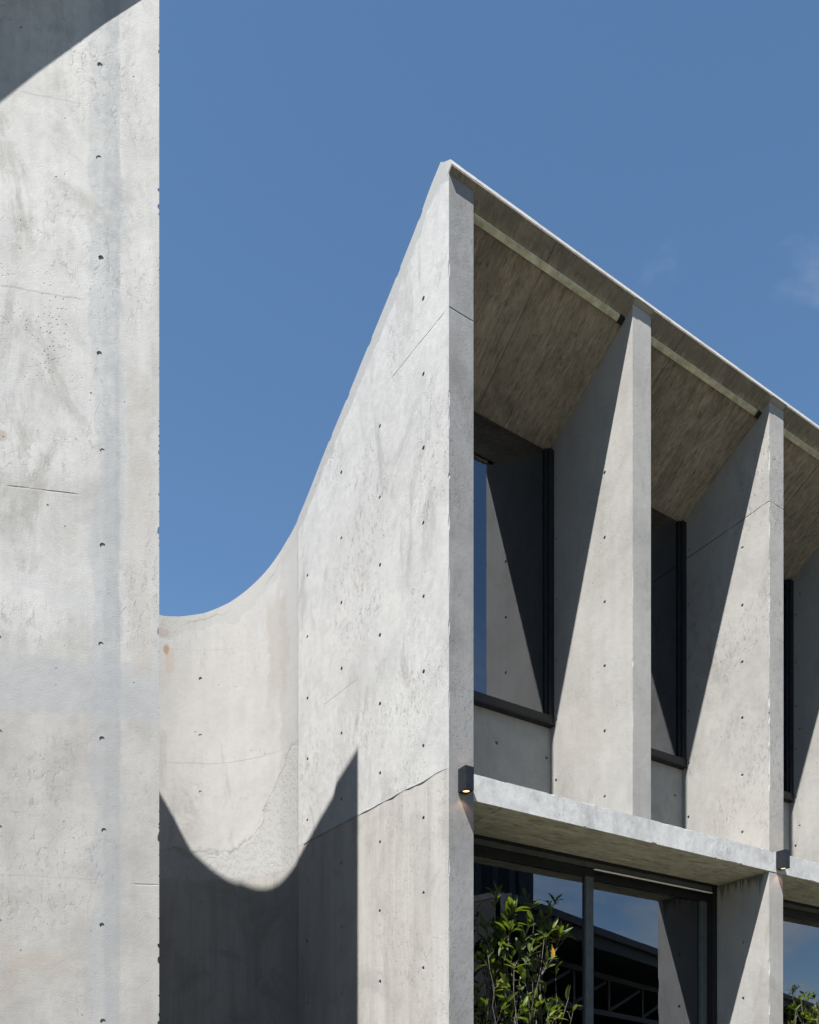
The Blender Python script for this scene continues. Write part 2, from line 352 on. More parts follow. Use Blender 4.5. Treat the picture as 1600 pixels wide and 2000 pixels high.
m_soff_lo = concrete('concrete_slab_soffit', (0.475, 0.485, 0.405), (0.31, 0.32, 0.26), P0, V1, cloud=2.0, streak=0.0, mottle=0.8, pits=0.4, warm=0.2, seed=4.0, gain=1.2,
    grain=(5.0, 26.0, 26.0), joints=[('u', 0.42, 0.006, 0.8, None), ('u', 2.86, 0.006, 0.8, None)])
def boards(c, colr, h):          # formwork boards: tone changes from board to board, dark weathered front margin, blotches
    k = c.k; ub = k.math('DIVIDE', k.add(c.u, k.mul(k.math('SUBTRACT', k.noise(c.q, 1.1, 2), 0.5), .04)), 0.142)
    wn_ = k.n('ShaderNodeTexWhiteNoise', noise_dimensions='1D'); k.put(k.math('FLOOR', ub), wn_.inputs['W'])
    colr = k.mix(k.mul(k.rng(wn_.outputs['Value'], 0.0, 1.0, 0.0, 0.34, False), 1.0), colr, (0.16, 0.145, 0.12))
    fr = k.math('ABSOLUTE', k.math('SUBTRACT', k.math('FRACT', ub), 0.5))
    colr = k.mix(k.mul(k.rng(fr, 0.478, 0.495), k.rng(k.noise(c.q, 5.0, 3), 0.42, 0.6), 0.55), colr, (0.06, 0.053, 0.042))
    mg = k.rng(k.add(c.t, k.mul(k.math('SUBTRACT', k.noise(c.q, 7.0, 4, .65), 0.5), 0.07)), 0.035, 0.075, 1, 0)
    colr = k.mix(k.mul(mg, 0.5), colr, (0.16, 0.162, 0.15))
    sp_ = k.rng(k.noise(c.q, 11.0, 4, 0.6), 0.62, 0.70)
    return k.mix(k.mul(sp_, 0.5), colr, (0.09, 0.08, 0.065)), h
m_soff_up = concrete('concrete_roof_soffit', (0.475, 0.425, 0.34), (0.245, 0.222, 0.178), P0, V1, cloud=1.6, streak=0.0, mottle=1.0, pits=0.7, warm=0.25, seed=1.0, bump=0.006,
    grain=(40.0, 8.5, 6.0), feats=[boards], stain=1.5, gain=0.92)
m_span = concrete('concrete_spandrel', (0.42, 0.415, 0.395), (0.28, 0.277, 0.265), P0, V1, cloud=2.0, streak=0.25, mottle=0.55, pits=0.4, warm=0.2, seed=6.0, gain=0.98)
m_roof = concrete('concrete_roof', (0.58, 0.585, 0.585), (0.42, 0.42, 0.42), P0, V1, cloud=2.0, streak=0.1, mottle=0.6, pits=0.8, warm=0.1, seed=8.0)
m_edge = concrete('concrete_roof_edge', (0.60, 0.605, 0.60), (0.42, 0.42, 0.415), P0, V1, cloud=2.0, streak=0.1, mottle=0.6, pits=1.0, warm=0.1, seed=8.5)

def metal(name, c, rough=0.45, metallic=0.0, var=0.15):
    k = NT(name); u, t, z = k.frame(P0, V1); q = k.vec(u, t, z)
    nn = k.noise(q, 14, 4, 0.6)
    k.out(k.mix(k.rng(nn, 0.3, 0.7), tuple(x * (1 - var) for x in c), tuple(x * (1 + var) for x in c)),
          k.rng(k.noise(q, 30, 3), 0.3, 0.7, rough - 0.08, rough + 0.1), k.bump(k.noise(q, 220, 2), 0.0004), metal=metallic, spec=0.3)
    return k.m
m_frame = metal('dark_aluminium', (0.010, 0.011, 0.0125), 0.38)
m_frame2 = metal('grey_green_aluminium', (0.06, 0.071, 0.074), 0.38)
m_gasket = metal('black_gasket', (0.008, 0.008, 0.009), 0.6)
m_lamp = metal('anthracite_powder_coat', (0.009, 0.0105, 0.014), 0.45)
m_strip = metal('weathered_light_strip', (0.40, 0.395, 0.29), 0.6, 0.0, 0.3)
m_lit_line = metal('white_lit_line', (0.88, 0.89, 0.88), 0.35, 0.0, 0.03)
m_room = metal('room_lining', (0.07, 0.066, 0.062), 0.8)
m_curtain = metal('dark_curtain', (0.07, 0.065, 0.07), 0.9)
def emis(name, c, s):
    k = NT(name); e = k.n('ShaderNodeEmission'); e.inputs[0].default_value = (*c, 1); e.inputs[1].default_value = s
    o = k.n('ShaderNodeOutputMaterial'); k.t.links.new(e.outputs[0], o.inputs[0]); return k.m
m_lens = emis('lit_lamp_lens', (1.0, 0.72, 0.42), 0.55)
def glass(name, refl, tint):
    k = NT(name); g = k.n('ShaderNodeBsdfGlossy'); g.inputs['Roughness'].default_value = 0.0; g.inputs['Color'].default_value = (0.86, 0.9, 0.98, 1)
    tr = k.n('ShaderNodeBsdfTransparent'); tr.inputs[0].default_value = (*tint, 1)
    fr = k.n('ShaderNodeFresnel'); fr.inputs[0].default_value = refl
    u, t, z = k.frame(P0, V1); q = k.vec(u, t, z)
    nb = k.bump(k.noise(q, 1.1, 2), 0.006, 0.08); k.t.links.new(nb, g.inputs['Normal'])
    mx = k.n('ShaderNodeMixShader'); k.t.links.new(fr.outputs[0], mx.inputs[0]); k.t.links.new(tr.outputs[0], mx.inputs[1]); k.t.links.new(g.outputs[0], mx.inputs[2])
    o = k.n('ShaderNodeOutputMaterial'); k.t.links.new(mx.outputs[0], o.inputs[0]); return k.m
m_glass = glass('coated_grey_glass', 2.6, (0.34, 0.36, 0.38))
def leafmat(name, a, b):
    k = NT(name); oi = k.n('ShaderNodeObjectInfo')
    g = k.n('ShaderNodeNewGeometry'); nn = k.noise(g.outputs['Position'], 30, 3)
    f = k.add(k.mul(oi.outputs['Random'], 0.7), k.mul(nn, 0.3))
    c = k.mix(f, a, b)
    bs = k.n('ShaderNodeBsdfPrincipled'); k.t.links.new(c, bs.inputs['Base Color']); bs.inputs['Roughness'].default_value = 0.55; bs.inputs['Specular IOR Level'].default_value = 0.3
    tl = k.n('ShaderNodeBsdfTranslucent'); k.t.links.new(k.mix(0.5, c, (0.25, 0.33, 0.02)), tl.inputs[0])
    mx = k.n('ShaderNodeMixShader'); mx.inputs[0].default_value = 0.28
    k.t.links.new(bs.outputs[0], mx.inputs[1]); k.t.links.new(tl.outputs[0], mx.inputs[2])
    o = k.n('ShaderNodeOutputMaterial'); k.t.links.new(mx.outputs[0], o.inputs[0]); return k.m
m_leaf = leafmat('green_leaf', (0.012, 0.028, 0.006), (0.085, 0.12, 0.012))
m_leaf_y = leafmat('yellowing_leaf', (0.35, 0.16, 0.02), (0.30, 0.24, 0.03))
m_bark = concrete('grey_twig_bark', (0.17, 0.155, 0.135), (0.06, 0.053, 0.045), P0, V1, cloud=20, streak=0.2, mottle=0.8, pits=0)
def ground_mat():
    k = NT('paving'); u, t, z = k.frame(P0, V1); q = k.vec(u, t, z); n = k.add(k.mul(k.noise(q, .3, 3), .5), k.mul(k.noise(q, 12, 2), .5))
    k.out(k.mix(k.rng(n, .3, .7), (0.10, 0.092, 0.074), (0.15, 0.138, 0.11)), 0.9, spec=0.2); return k.m
m_ground = ground_mat()
m_steel = metal('painted_shed_steel', (0.045, 0.047, 0.05), 0.5)
m_cladding = metal('shed_cladding', (0.05, 0.055, 0.06), 0.55)
m_shed_dark = metal('shed_interior', (0.03, 0.03, 0.032), 0.8)

# ------------------------------------------------------------------ mesh kit
def link(name, me, mats, parent=None, root=None, smooth=False):
    """World-space mesh -> object; its vertices are made relative to the root thing."""
    if root is not None: me.transform(Matrix.Translation(-root.location))
    o = bpy.data.objects.new(name, me); col.objects.link(o)
    for m in (mats if isinstance(mats, (list, tuple)) else [mats]): me.materials.append(m)
    if parent is not None: o.parent = parent
    if smooth:
        for p in me.polygons: p.use_smooth = True
    return o
def thing(name, label, cat, loc, group=None):
    o = bpy.data.objects.new(name, None); col.objects.link(o); o.location = loc; o.empty_display_size = 0.3
    o['label'] = label; o['category'] = cat
    if group: o['group'] = group
    return o
def new_mesh(name, verts, faces):
    me = bpy.data.meshes.new(name); me.from_pydata([tuple(v) for v in verts], [], faces); me.update(); return me
def bm_mesh(name, bm):
    bmesh.ops.recalc_face_normals(bm, faces=bm.faces[:]); me = bpy.data.meshes.new(name); bm.to_mesh(me); bm.free(); return me
def add_prism(bm, pts, d):       # polygon (world points) extruded by vector d
    a = [bm.verts.new(p) for p in pts]; b = [bm.verts.new(p + d) for p in pts]; n = len(pts)
    bm.faces.new(a); bm.faces.new(b[::-1])
    for i in range(n): bm.faces.new((a[i], b[i], b[(i + 1) % n], a[(i + 1) % n]))
def fbox(bm, s0, s1, t0, t1, z0, z1):
    add_prism(bm, [fac(s0, t0, z0), fac(s1, t0, z0), fac(s1, t1, z0), fac(s0, t1, z0)], Vector((0, 0, z1 - z0)))
def fbox_mesh(name, *a, bevel=0.0):
    bm = bmesh.new(); fbox(bm, *a)
    if bevel: bmesh.ops.bevel(bm, geom=bm.edges[:], offset=bevel, segments=2, affect='EDGES', profile=0.6)
    return bm_mesh(name, bm)
def profile_mesh(name, prof, s0, s1):      # (t,z) outline swept along the facade
    bm = bmesh.new(); add_prism(bm, [fac(s0, t, z) for t, z in prof], Vector((*(V1 * (s1 - s0)), 0))); return bm_mesh(name, bm)
def cyl_cutter(bm, p, n, r, dep, seg=12):
    n = n.normalized(); a = n.orthogonal().normalized(); b = n.cross(a)
    rr = [r * random.uniform(0.93, 1.07) for _ in range(seg)]
    top = [bm.verts.new(p + n * 0.03 + (a * math.cos(2 * math.pi * i / seg) + b * math.sin(2 * math.pi * i / seg)) * rr[i] * 1.06) for i in range(seg)]
    bot = [bm.verts.new(p - n * dep + (a * math.cos(2 * math.pi * i / seg) + b * math.sin(2 * math.pi * i / seg)) * rr[i] * 0.86) for i in range(seg)]
    bm.faces.new(top); bm.faces.new(bot[::-1])
    for i in range(seg): bm.faces.new((top[i], bot[i], bot[(i + 1) % seg], top[(i + 1) % seg]))
def chip_cutter(bm, p, along, r, length):
    along = along.normalized(); a = along.orthogonal().normalized(); b = along.cross(a)
    tmp = bmesh.new(); bmesh.ops.create_icosphere(tmp, subdivisions=2, radius=1.0); idx = {}
    for v in tmp.verts:
        k = 1 + 0.35 * mnoise.noise(v.co * 2.1 + p * 7)
        idx[v.index] = bm.verts.new(p + (along * (v.co.x * length) + a * (v.co.y * r) + b * (v.co.z * r)) * k)
    for f in tmp.faces: bm.faces.new([idx[v.index] for v in f.verts])
    tmp.free()
def carve(me, cut_bm):           # boolean difference, no operators
    bmesh.ops.recalc_face_normals(cut_bm, faces=cut_bm.faces[:])
    cme = bpy.data.meshes.new('cut'); cut_bm.to_mesh(cme); cut_bm.free()
    o = bpy.data.objects.new('tmp_a', me); c = bpy.data.objects.new('tmp_b', cme); col.objects.link(o); col.objects.link(c)
    md = o.modifiers.new('b', 'BOOLEAN'); md.operation = 'DIFFERENCE'; md.solver = 'EXACT'; md.use_self = True; md.object = c
    dg = bpy.context.evaluated_depsgraph_get(); dg.update()
    res = bpy.data.meshes.new_from_object(o.evaluated_get(dg), preserve_all_data_layers=True, depsgraph=dg)
    bpy.data.objects.remove(o); bpy.data.objects.remove(c); bpy.data.meshes.remove(cme)
    return res if len(res.polygons) > 0 else me
def interp(tab, x):
    if x <= tab[0][0]: return tab[0][1]
    for (a, b), (c, d) in zip(tab, tab[1:]):
        if x <= c: return b + (d - b) * (x - a) / (c - a)
    return tab[-1][1]
def smooth_tab(tab, n, it=6):
    x0, x1 = tab[0][0], tab[-1][0]
    ys = [interp(tab, x0 + (x1 - x0) * i / n) for i in range(n + 1)]
    for _ in range(it): ys = [ys[0]] + [(ys[i - 1] + 2 * ys[i] + ys[i + 1]) / 4 for i in range(1, n)] + [ys[-1]]
    return [(x0 + (x1 - x0) * i / n, ys[i]) for i in range(n + 1)]
def wall_strip(name, inner, outer, ztop, zbot):
    """Closed wall: plan polylines inner/outer with a top height per station; UV 'below_edge' = (station length, metres under the top)."""
    n = len(inner); vi = []; fs = []; uvv = []
    ln = [0.0]
    for i in range(1, n): ln.append(ln[-1] + (inner[i] - inner[i - 1]).length)
    for i in range(n):
        vi += [W(inner[i], zbot), W(inner[i], ztop[i]), W(outer[i], ztop[i]), W(outer[i], zbot)]
        uvv += [(ln[i], ztop[i] - zbot), (ln[i], 0), (ln[i], 0), (ln[i], ztop[i] - zbot)]
    for i in range(n - 1):
        a, b = 4 * i, 4 * i + 4
        for j in range(4): k = (j + 1) % 4; fs.append((a + j, a + k, b + k, b + j))
    fs.append((0, 3, 2, 1)); e = 4 * (n - 1); fs.append((e, e + 1, e + 2, e + 3))
    me = new_mesh(name, vi, fs)
    uv = me.uv_layers.new(name='below_edge')
    for l in me.loops: uv.data[l.index].uv = uvv[l.vertex_index]
    bm = bmesh.new(); bm.from_mesh(me); bmesh.ops.recalc_face_normals(bm, faces=bm.faces[:]); bm.to_mesh(me); bm.free()
    return me

# ------------------------------------------------------------------ ground
bm = bmesh.new()
R = 2500
add_prism(bm, [Vector((-R, -R, 0)), Vector((R, -R, 0)), Vector((R, R, 0)), Vector((-R, R, 0))], Vector((0, 0, -0.5)))
g = link('ground', bm_mesh('ground', bm), m_ground); g['kind'] = 'structure'

# ------------------------------------------------------------------ right wing
wing = thing('concrete_wing', 'right-hand concrete wing with sharp roof edge, tall vertical fins and dark glazing', 'building', fac(0, 0, GROUND))
TH, ZT, ZS0, ZS1 = 0.19, 5.908, 1.947, 2.121     # fin thickness, roof edge, slab underside, slab top
FINS = [1.621, 3.217, 4.83, 6.44]
def soff(t): return 5.846 - 0.537 * t

# end wall with the swooping top, measured on the skyline
SW = [(837.5, 370.5), (819.5, 427.5), (790, 501), (758.7, 580), (726.5, 658), (693.5, 739), (668, 802), (635, 880), (608, 950), (594, 985), (583, 1010)]
S_A, Z_A = on_line(861, P0, EV)[1], zat(316, on_line(861, P0, EV)[0])     # highest point of the corner
tab = [(0.0, 5.914), (S_A, Z_A)] + [(on_line(x, P0, EV)[1], zat(y, on_line(x, P0, EV)[0])) for x, y in SW]
tab2 = smooth_tab(tab[1:], 40, 3)
inner, outer, zt = [], [], []
for s in [0.0, S_A] + [S_A + (ST - S_A) * i / 40 for i in range(1, 41)]:
    inner.append(P0 + EV * s); zt.append(5.914 if s == 0 else (Z_A if s == S_A else interp(tab2, s)))
    outer.append(P0 + V1 * TH + V2 * (s * EV.dot(V2)) - V2 * 0.0)
# keep the top just below the skyline where it bends into the apse
me = wall_strip('end_wall', inner, outer, zt, GROUND)
cut = bmesh.new(); nE = Vector((-EV.y, EV.x, 0))
HO = [(827, [583, 730, 875, 1020, 1165.6, 1311, 1455.6, 1598, 1744.4, 1890]), (742, [833, 971, 1104, 1240.6, 1375.6, 1511, 1644, 1780, 1916.6]),
      (667, [923, 1051, 1178, 1305.4, 1432.4, 1559.6, 1684.6, 1811, 1939.6]), (600.5, [1124, 1242.6, 1363, 1482, 1603, 1718.8, 1838.6, 1960])]
for x, ys in HO:
    p = ray(x) * depth(x)
    for y in ys: cyl_cutter(cut, W(p, zat(y, depth(x))) + Vector((random.uniform(-.004, .004), 0, random.uniform(-.004, .004))), nE, random.uniform(0.0135, 0.0165), random.choice([0.006, 0.009, 0.013]))
for z, l in ((4.44, .06), (4.30, .05), (3.66, .05), (3.3, .09), (3.0, .05), (2.55, .07), (1.5, .06), (1.05, .07), (0.7, .05), (5.25, .05), (3.95, .02), (0.35, .06)):
    chip_cutter(cut, W(P0, z), Vector((0, 0, 1)), random.uniform(.005, .010), l)
for s in (.3, .55, .9, 1.2, 1.45): chip_cutter(cut, W(P0 + EV * s, interp(tab2, s)), Vector((EV.x, EV.y, -.6)), .012, .03)
me = carve(me, cut)
ew = link('end_wall', me, [m_end, m_strip_face], wing, wing)
for p in ew.data.polygons:
    if p.normal.dot(Vector((-V2.x, -V2.y, 0))) > .9: p.material_index = 1
ew; ew['label'] = 'bright end wall sweeping down from the roof point, dotted with tie holes'
# mortar ridge squeezed out at the floor joint
bm = bmesh.new(); rings = []; nn = 90
for i in range(nn + 1):
    s = 0.02 + (ST - 0.12) * i / nn; p = W(P0 + EV * s, 2.122 + 0.012 * mnoise.noise(Vector((s * 5, 1, 0))))
    r = max(0.0015, 0.008 * (0.55 + 0.9 * mnoise.noise(Vector((s * 9, 3, 1)))) * min(1, s * 4 + .2)); on = nE * 1.0
    rings.append([bm.verts.new(p + on * a * r + Vector((0, 0, b * r * 1.5))) for a, b in ((-.5, 1.2), (.55, .8), (.9, 0), (.35, -.9), (-.5, -1.3))])
for a, b in zip(rings, rings[1:]):
    for j in range(5): bm.faces.new((a[j], a[(j + 1) % 5], b[(j + 1) % 5], b[j]))
bm.faces.new(rings[0]); bm.faces.new(rings[-1][::-1])
link('mortar_ridge', bm_mesh('mortar_ridge', bm), m_end, wing, wing, True)

# fins of the upper storey and columns below
for i, s in enumerate(FINS):
    me = profile_mesh('fin', [(0.0, ZS1), (0.0, soff(0) + .004), (0.905, soff(.905) + .004), (0.905, ZS1)], s, s + TH)
    if i < 3:
        cut = bmesh.new(); n = Vector((-V1.x, -V1.y, 0))
        x0 = (1181, 1450, 1562)[i]; zs = [zat(y, on_line(x0, P0 + V1 * s, V2)[0]) for y in ((797, 923, 1050, 1176, 1301, 1428, 1556), (958, 1070, 1182, 1293, 1402, 1514, 1625), (1160, 1253, 1340, 1424, 1517, 1613))[i]]
        t0 = on_line(x0, P0 + V1 * s, V2)[1]
        for z in zs:
            cyl_cutter(cut, fac(s, t0, z), n, .015, random.choice([.006, .008, .011]))
            if z > ZS1 + .2: cyl_cutter(cut, fac(s, 0.83, z - .19), n, .0145, .016)
        for _ in range((5, 16, 4)[i]):
            z = random.uniform(ZS1 + .1, 5.7); chip_cutter(cut, fac(s, 0, z), Vector((0, 0, 1)), random.uniform(.006, .013) * (1 if i == 1 else .6), random.uniform(.03, .13))
        me = carve(me, cut)
    link('fin', me, m_fin_b if i == 1 else m_fin, wing, wing)
for i, s in enumerate((FINS[1], FINS[3])):
    me = profile_mesh('column', [(0.003, GROUND), (0.003, ZS0 + .002), (0.56, ZS0 + .002), (0.56, GROUND)], s + .004, s + TH - .002)
    if i == 0:
        cut = bmesh.new(); n = Vector((-V1.x, -V1.y, 0))
        for y in (1841, 1950, 2050):
            Y, t0 = on_line(1451, P0 + V1 * s, V2); cyl_cutter(cut, fac(s + .004, t0, zat(y, Y)), n, .015, .014)
        for z in (0.82, 1.15, .4): chip_cutter(cut, fac(s + .004, 0.003, z), Vector((0, 0, 1)), .012, .07)
        me = carve(me, cut)
    link('column', me, m_col, wing, wing)

# floor slab with a separate soffit face, and its formwork lip
SE = 8.2
me = fbox_mesh('floor_slab', TH + .001, SE, 0.0, 4.0, ZS0 + .004, ZS1)
cut = bmesh.new()
for _ in range(34): chip_cutter(cut, fac(random.uniform(.25, 4.4), 0, random.choice([ZS0 + .004, ZS1, ZS1])), Vector((V1.x, V1.y, 0)), random.uniform(.004, .009), random.uniform(.01, .06))
me = carve(me, cut)
link('floor_slab', me, m_slab, wing, wing)
link('slab_soffit', fbox_mesh('slab_soffit', TH + .001, SE, 0.004, 4.0, ZS0, ZS0 + .0039), m_soff_lo, wing, wing)

# roof: sharp front edge, sloping soffit in two boards per bay, and the roof sheet following the swoop
edge_prof = [(-.021, ZT + .006), (-.034, ZT - .032), (-.033, soff(-.033) + .012), (0.02, soff(0.02) + .012), (S_A, Z_A - .004)]
me = profile_mesh('roof_edge', edge_prof, -0.002, SE)
cut = bmesh.new()
for _ in range(60): chip_cutter(cut, fac(random.uniform(.02, 5.0), *random.choice([(-.021, ZT + .006), (-.034, ZT - .032)])), Vector((V1.x, V1.y, 0)), random.uniform(.002, .0055), random.uniform(.006, .03))
me = carve(me, cut)
link('roof_edge', me, m_edge, wing, wing)
link('drip_lip', profile_mesh('drip_lip', [(-.0335, soff(-.0335)), (-.001, soff(-.001)), (-.001, soff(-.001) + .0115), (-.0335, soff(-.0335) + .0115)], .0, TH), m_soff_up, wing, wing)
rt = [S_A + .002, .2, .4, .6, .8, 1.0, 1.3, 1.6, 1.9]
rp = [(t, interp(tab2, t) - .012) for t in rt] + [(2.6, 4.45), (4.2, 4.35)]
rp = [(0.0202, soff(.0202) + .009)] + rp + [(4.2, 4.1), (1.9, 4.5), (0.95, soff(.95) + .03)]
link('roof', profile_mesh('roof', rp, TH + .001, SE), m_roof, wing, wing)
for i, (a, b) in enumerate(zip([TH] + [s + TH for s in FINS[:-1]], FINS)):
    spl = a + (b - a) * (0.47, 0.24, 0.5, 0.5)[i]
    for x0, x1 in ((a, spl - .0015), (spl + .0015, b)):
        me = profile_mesh('soffit_panel', [(-.0335, soff(-.033) + random.uniform(-.001, .001)), (0.93, soff(.93)), (0.93, soff(.93) + .0115), (-.0335, soff(-.0335) + .0115)], x0 + .0005, x1 - .0005)
        link('soffit_panel', me, m_soff_up, wing, wing)
    # light strip along the soffit, with its dark end plug
    nz = 0.014
    st = link('light_strip', profile_mesh('light_strip', [(.072, soff(.072) - nz), (.102, soff(.102) - nz), (.102, soff(.102) - .001), (.072, soff(.072) - .001)], a + .012, b - .055), m_strip, wing, wing)
    link('end_plug', profile_mesh('end_plug', [(.069, soff(.069) - nz - .003), (.106, soff(.106) - nz - .003), (.106, soff(.106) - .001), (.069, soff(.069) - .001)], b - .055, b - .006), m_gasket, st, wing)

# upper bays: spandrel, window with frame, gasket, pane and projecting sill
for i, (a, b) in enumerate(zip([TH] + [s + TH for s in FINS[:-1]], FINS)):
    me = fbox_mesh('spandrel_panel', a + .001, b - .001, 0.90, 1.08, ZS1 + .001, 3.10)
    if i < 2:
        cut = bmesh.new()
        for x, y in (((970, 1451), (1068, 1480)), ((1319, 1553),))[i]:
            Y, s = on_line(x, P0 + V2 * .9, V1); cyl_cutter(cut, fac(s, .9, zat(y, Y)), Vector((-V2.x, -V2.y, 0)), .0155, .02)
        me = carve(me, cut)
    link('spandrel_panel', me, m_span, wing, wing)
    zt_ = soff(.93) + .005
    wn_ = link('window', fbox_mesh('window', a + .002, b - .002, 0.835, 0.93, 3.098, 3.112), m_gasket, wing, wing)
    link('sill', fbox_mesh('sill', a + .004, b - .004, 0.842, 0.93, 3.112, 3.175), m_frame, wn_, wing)
    for x0, x1 in ((a + .002, a + .04), (b - .058, b - .003)):
        link('jamb', fbox_mesh('jamb', x0, x1, 0.848, 0.93, 3.176, zt_), m_frame, wn_, wing)
    link('glazing_bead', fbox_mesh('glazing_bead', b - .080, b - .0585, 0.868, 0.93, 3.176, zt_), m_gasket, wn_, wing)
    link('glazing_bead', fbox_mesh('glazing_bead', a + .0405, a + .055, 0.868, 0.93, 3.176, zt_), m_gasket, wn_, wing)
    link('pane', fbox_mesh('pane', a + .0555, b - .0805, 0.885, 0.893, 3.176, zt_), m_glass, wn_, wing)

# ground-floor glazing in the wide bays
def glazing(s0, s1, mid):
    gz = link('sliding_glazing', fbox_mesh('sliding_glazing', s0 + .003, s1 - .003, .512, .62, ZS0 - .026, ZS0 - .001), m_gasket, wing, wing)
    link('head_track', fbox_mesh('head_track', s0 + .004, s1 - .06, .520, .62, ZS0 - .066, ZS0 - .0261), m_frame2, gz, wing)
    link('jamb', fbox_mesh('jamb', s1 - .0599, s1 - .004, .514, .62, GROUND, ZS0 - .0262), m_gasket, gz, wing)
    link('lit_line', fbox_mesh('lit_line', mid + .002, s1 - .075, .505, .522, ZS0 - .083, ZS0 - .0765), m_lit_line, gz, wing)  # white strip added to paint the bright line of light along the head
    link('head_track', fbox_mesh('head_track', s0 + .004, s1 - .06, .530, .62, ZS0 - .076, ZS0 - .0662), m_gasket, gz, wing)
    def leaf(a, b, t, zh):
        lf = link('door_rail', fbox_mesh('door_rail', a, b, t, t + .045, zh - .065, zh), m_frame, gz, wing)
        link('door_rail', fbox_mesh('door_rail', a, b, t, t + .045, GROUND + .02, GROUND + .16), m_frame, gz, wing)
        link('stile', fbox_mesh('stile', b - .082, b, t - .002, t + .045, GROUND + .161, zh - .0655), m_frame2, gz, wing)
        link('stile', fbox_mesh('stile', a, a + .075, t - .002, t + .045, GROUND + .161, zh - .0655), m_frame2, gz, wing)
        link('pane', fbox_mesh('pane', a + .0755, b - .0825, t + .018, t + .026, GROUND + .161, zh - .066), m_glass, gz, wing)
        return lf
    leaf(s0 + .004, mid, .525, ZS0 - .0765)
    leaf(mid - .08, s1 - .061, .578, ZS0 - .0765)
glazing(TH, FINS[1], 1.739); glazing(FINS[1] + TH, FINS[3], 4.95)
# rooms behind the glass
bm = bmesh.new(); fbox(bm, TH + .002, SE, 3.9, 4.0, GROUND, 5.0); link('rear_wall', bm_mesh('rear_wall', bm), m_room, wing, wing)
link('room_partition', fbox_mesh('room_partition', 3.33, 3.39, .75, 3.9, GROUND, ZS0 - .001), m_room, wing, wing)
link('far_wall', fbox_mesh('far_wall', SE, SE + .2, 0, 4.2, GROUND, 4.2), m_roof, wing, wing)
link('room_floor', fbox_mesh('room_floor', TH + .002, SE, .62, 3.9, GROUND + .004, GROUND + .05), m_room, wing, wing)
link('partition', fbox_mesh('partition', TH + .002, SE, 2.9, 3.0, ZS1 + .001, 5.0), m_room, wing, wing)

# curtain hanging inside the first bay
cur = thing('curtain', 'dark pleated curtain hanging behind the glass left of the shrub', 'curtain', fac(.6, .95, GROUND))
bm = bmesh.new(); prev = None
for i in range(97):
    s = .22 + .95 * i / 96; t = .95 + .035 * math.sin(i * 1.05) + .01 * math.sin(i * .37)
    a, b = bm.verts.new(fac(s, t, GROUND + .06)), bm.verts.new(fac(s, t, 1.75))
    if prev: bm.faces.new((prev[0], a, b, prev[1]))
    prev = (a, b)
me = bpy.data.meshes.new('fabric'); bm.to_mesh(me); bm.free()
cf = link('fabric', me, m_curtain, cur, cur, True); sd = cf.modifiers.new('solid', 'SOLIDIFY'); sd.thickness = .004
link('rail', fbox_mesh('rail', .2, 1.2, .93, .97, 1.75, 1.78), m_gasket, cur, cur)

# ------------------------------------------------------------------ curved wall (apse) between the wings
top = [(583, 1010), (576.7, 1024), (558, 1057.5), (540, 1087), (518, 1116), (480, 1153), (448, 1176), (400, 1196.5), (348, 1203.6), (330, 1203), (312, 1201)]
def ang(p): d = p - CC; return math.degrees(math.atan2(d.y, d.x)) % 360
a_T = ang(TP)
ztab = [(ang(ray(x) * on_circle(x)) if x < 583 else a_T, zat(y, on_circle(x) if x < 583 else depth(583.01))) for x, y in top]
# left leg: tangent from the circle to the left wing's corner
dC = CC - CP; dist = dC.length; th = math.atan2(dC.y, dC.x) + math.asin(RA / dist); LW = Vector((math.cos(th), math.sin(th))); LT = math.sqrt(dist * dist - RA * RA)
a_L = ang(CP + LW * LT)
# the cast shadow seen in the photograph gives the height of the left leg's top
SH = [(311.6, 1543.4), (337.5, 1588), (374.9, 1660), (395, 1677), (423.8, 1700), (464, 1721.7), (501.4, 1733), (524.4, 1733), (547.4, 1721.7), (567.5, 1698.7), (590.5, 1662.8), (625, 1599.5), (662.4, 1536), (692, 1472)]
leg, arc = [], []
for x, y in SH:
    Y = depth(x); Q = ray(x) * Y; z = zat(y, Y)
    det = SUN.x * LW.y - LW.x * SUN.y; d = Q - CP
    k = (d.x * LW.y - LW.x * d.y) / det; v = (SUN.x * d.y - SUN.y * d.x) / det
    if v <= LT: leg.append((v, z + 3.2 * k))
    else:
        d = Q - CC; A = SUN.dot(SUN); b = -2 * SUN.dot(d); c_ = d.dot(d) - RA * RA
        k2 = (-b + math.sqrt(b * b - 4 * A * c_)) / (2 * A); H = Q - SUN * k2
        arc.append((ang(H), z + 3.2 * k2))
leg.sort(); arc.sort()
print('leg', [(round(a, 2), round(b, 2)) for a, b in leg], 'arc', [(round(a), round(b, 2)) for a, b in arc], 'aT', round(a_T), 'aL', round(a_L), 'CP', CP)
ztab2 = ztab + [(150, 4.55), (175, 5.0)] + [q for q in arc if q[0] < a_L - 1] + [(a_L, leg[-1][1])]
ztab2.sort()
aps = thing('curved_wall', 'concave concrete wall in the gap, rust stain near its top, half in shadow', 'wall', W(CC + Vector((0, RA)), GROUND))
N = 230; inner, outer, zt = [], [], []
for i in range(N + 1):
    a = a_T + (a_L - a_T) * i / N; d = Vector((math.cos(math.radians(a)), math.sin(math.radians(a))))
    inner.append(CC + d * (RA + .005 * min(1, i / 2))); outer.append(CC + d * (RA + .21)); zt.append(interp(ztab2, a))
for _ in range(2): zt = [zt[0]] + [(zt[i - 1] + 2 * zt[i] + zt[i + 1]) / 4 for i in range(1, N)] + [zt[-1]]
me = wall_strip('shell', inner, outer, zt, GROUND)
cut = bmesh.new()
pz = ray(391) * on_circle(391); nz_ = (CC - pz).normalized()
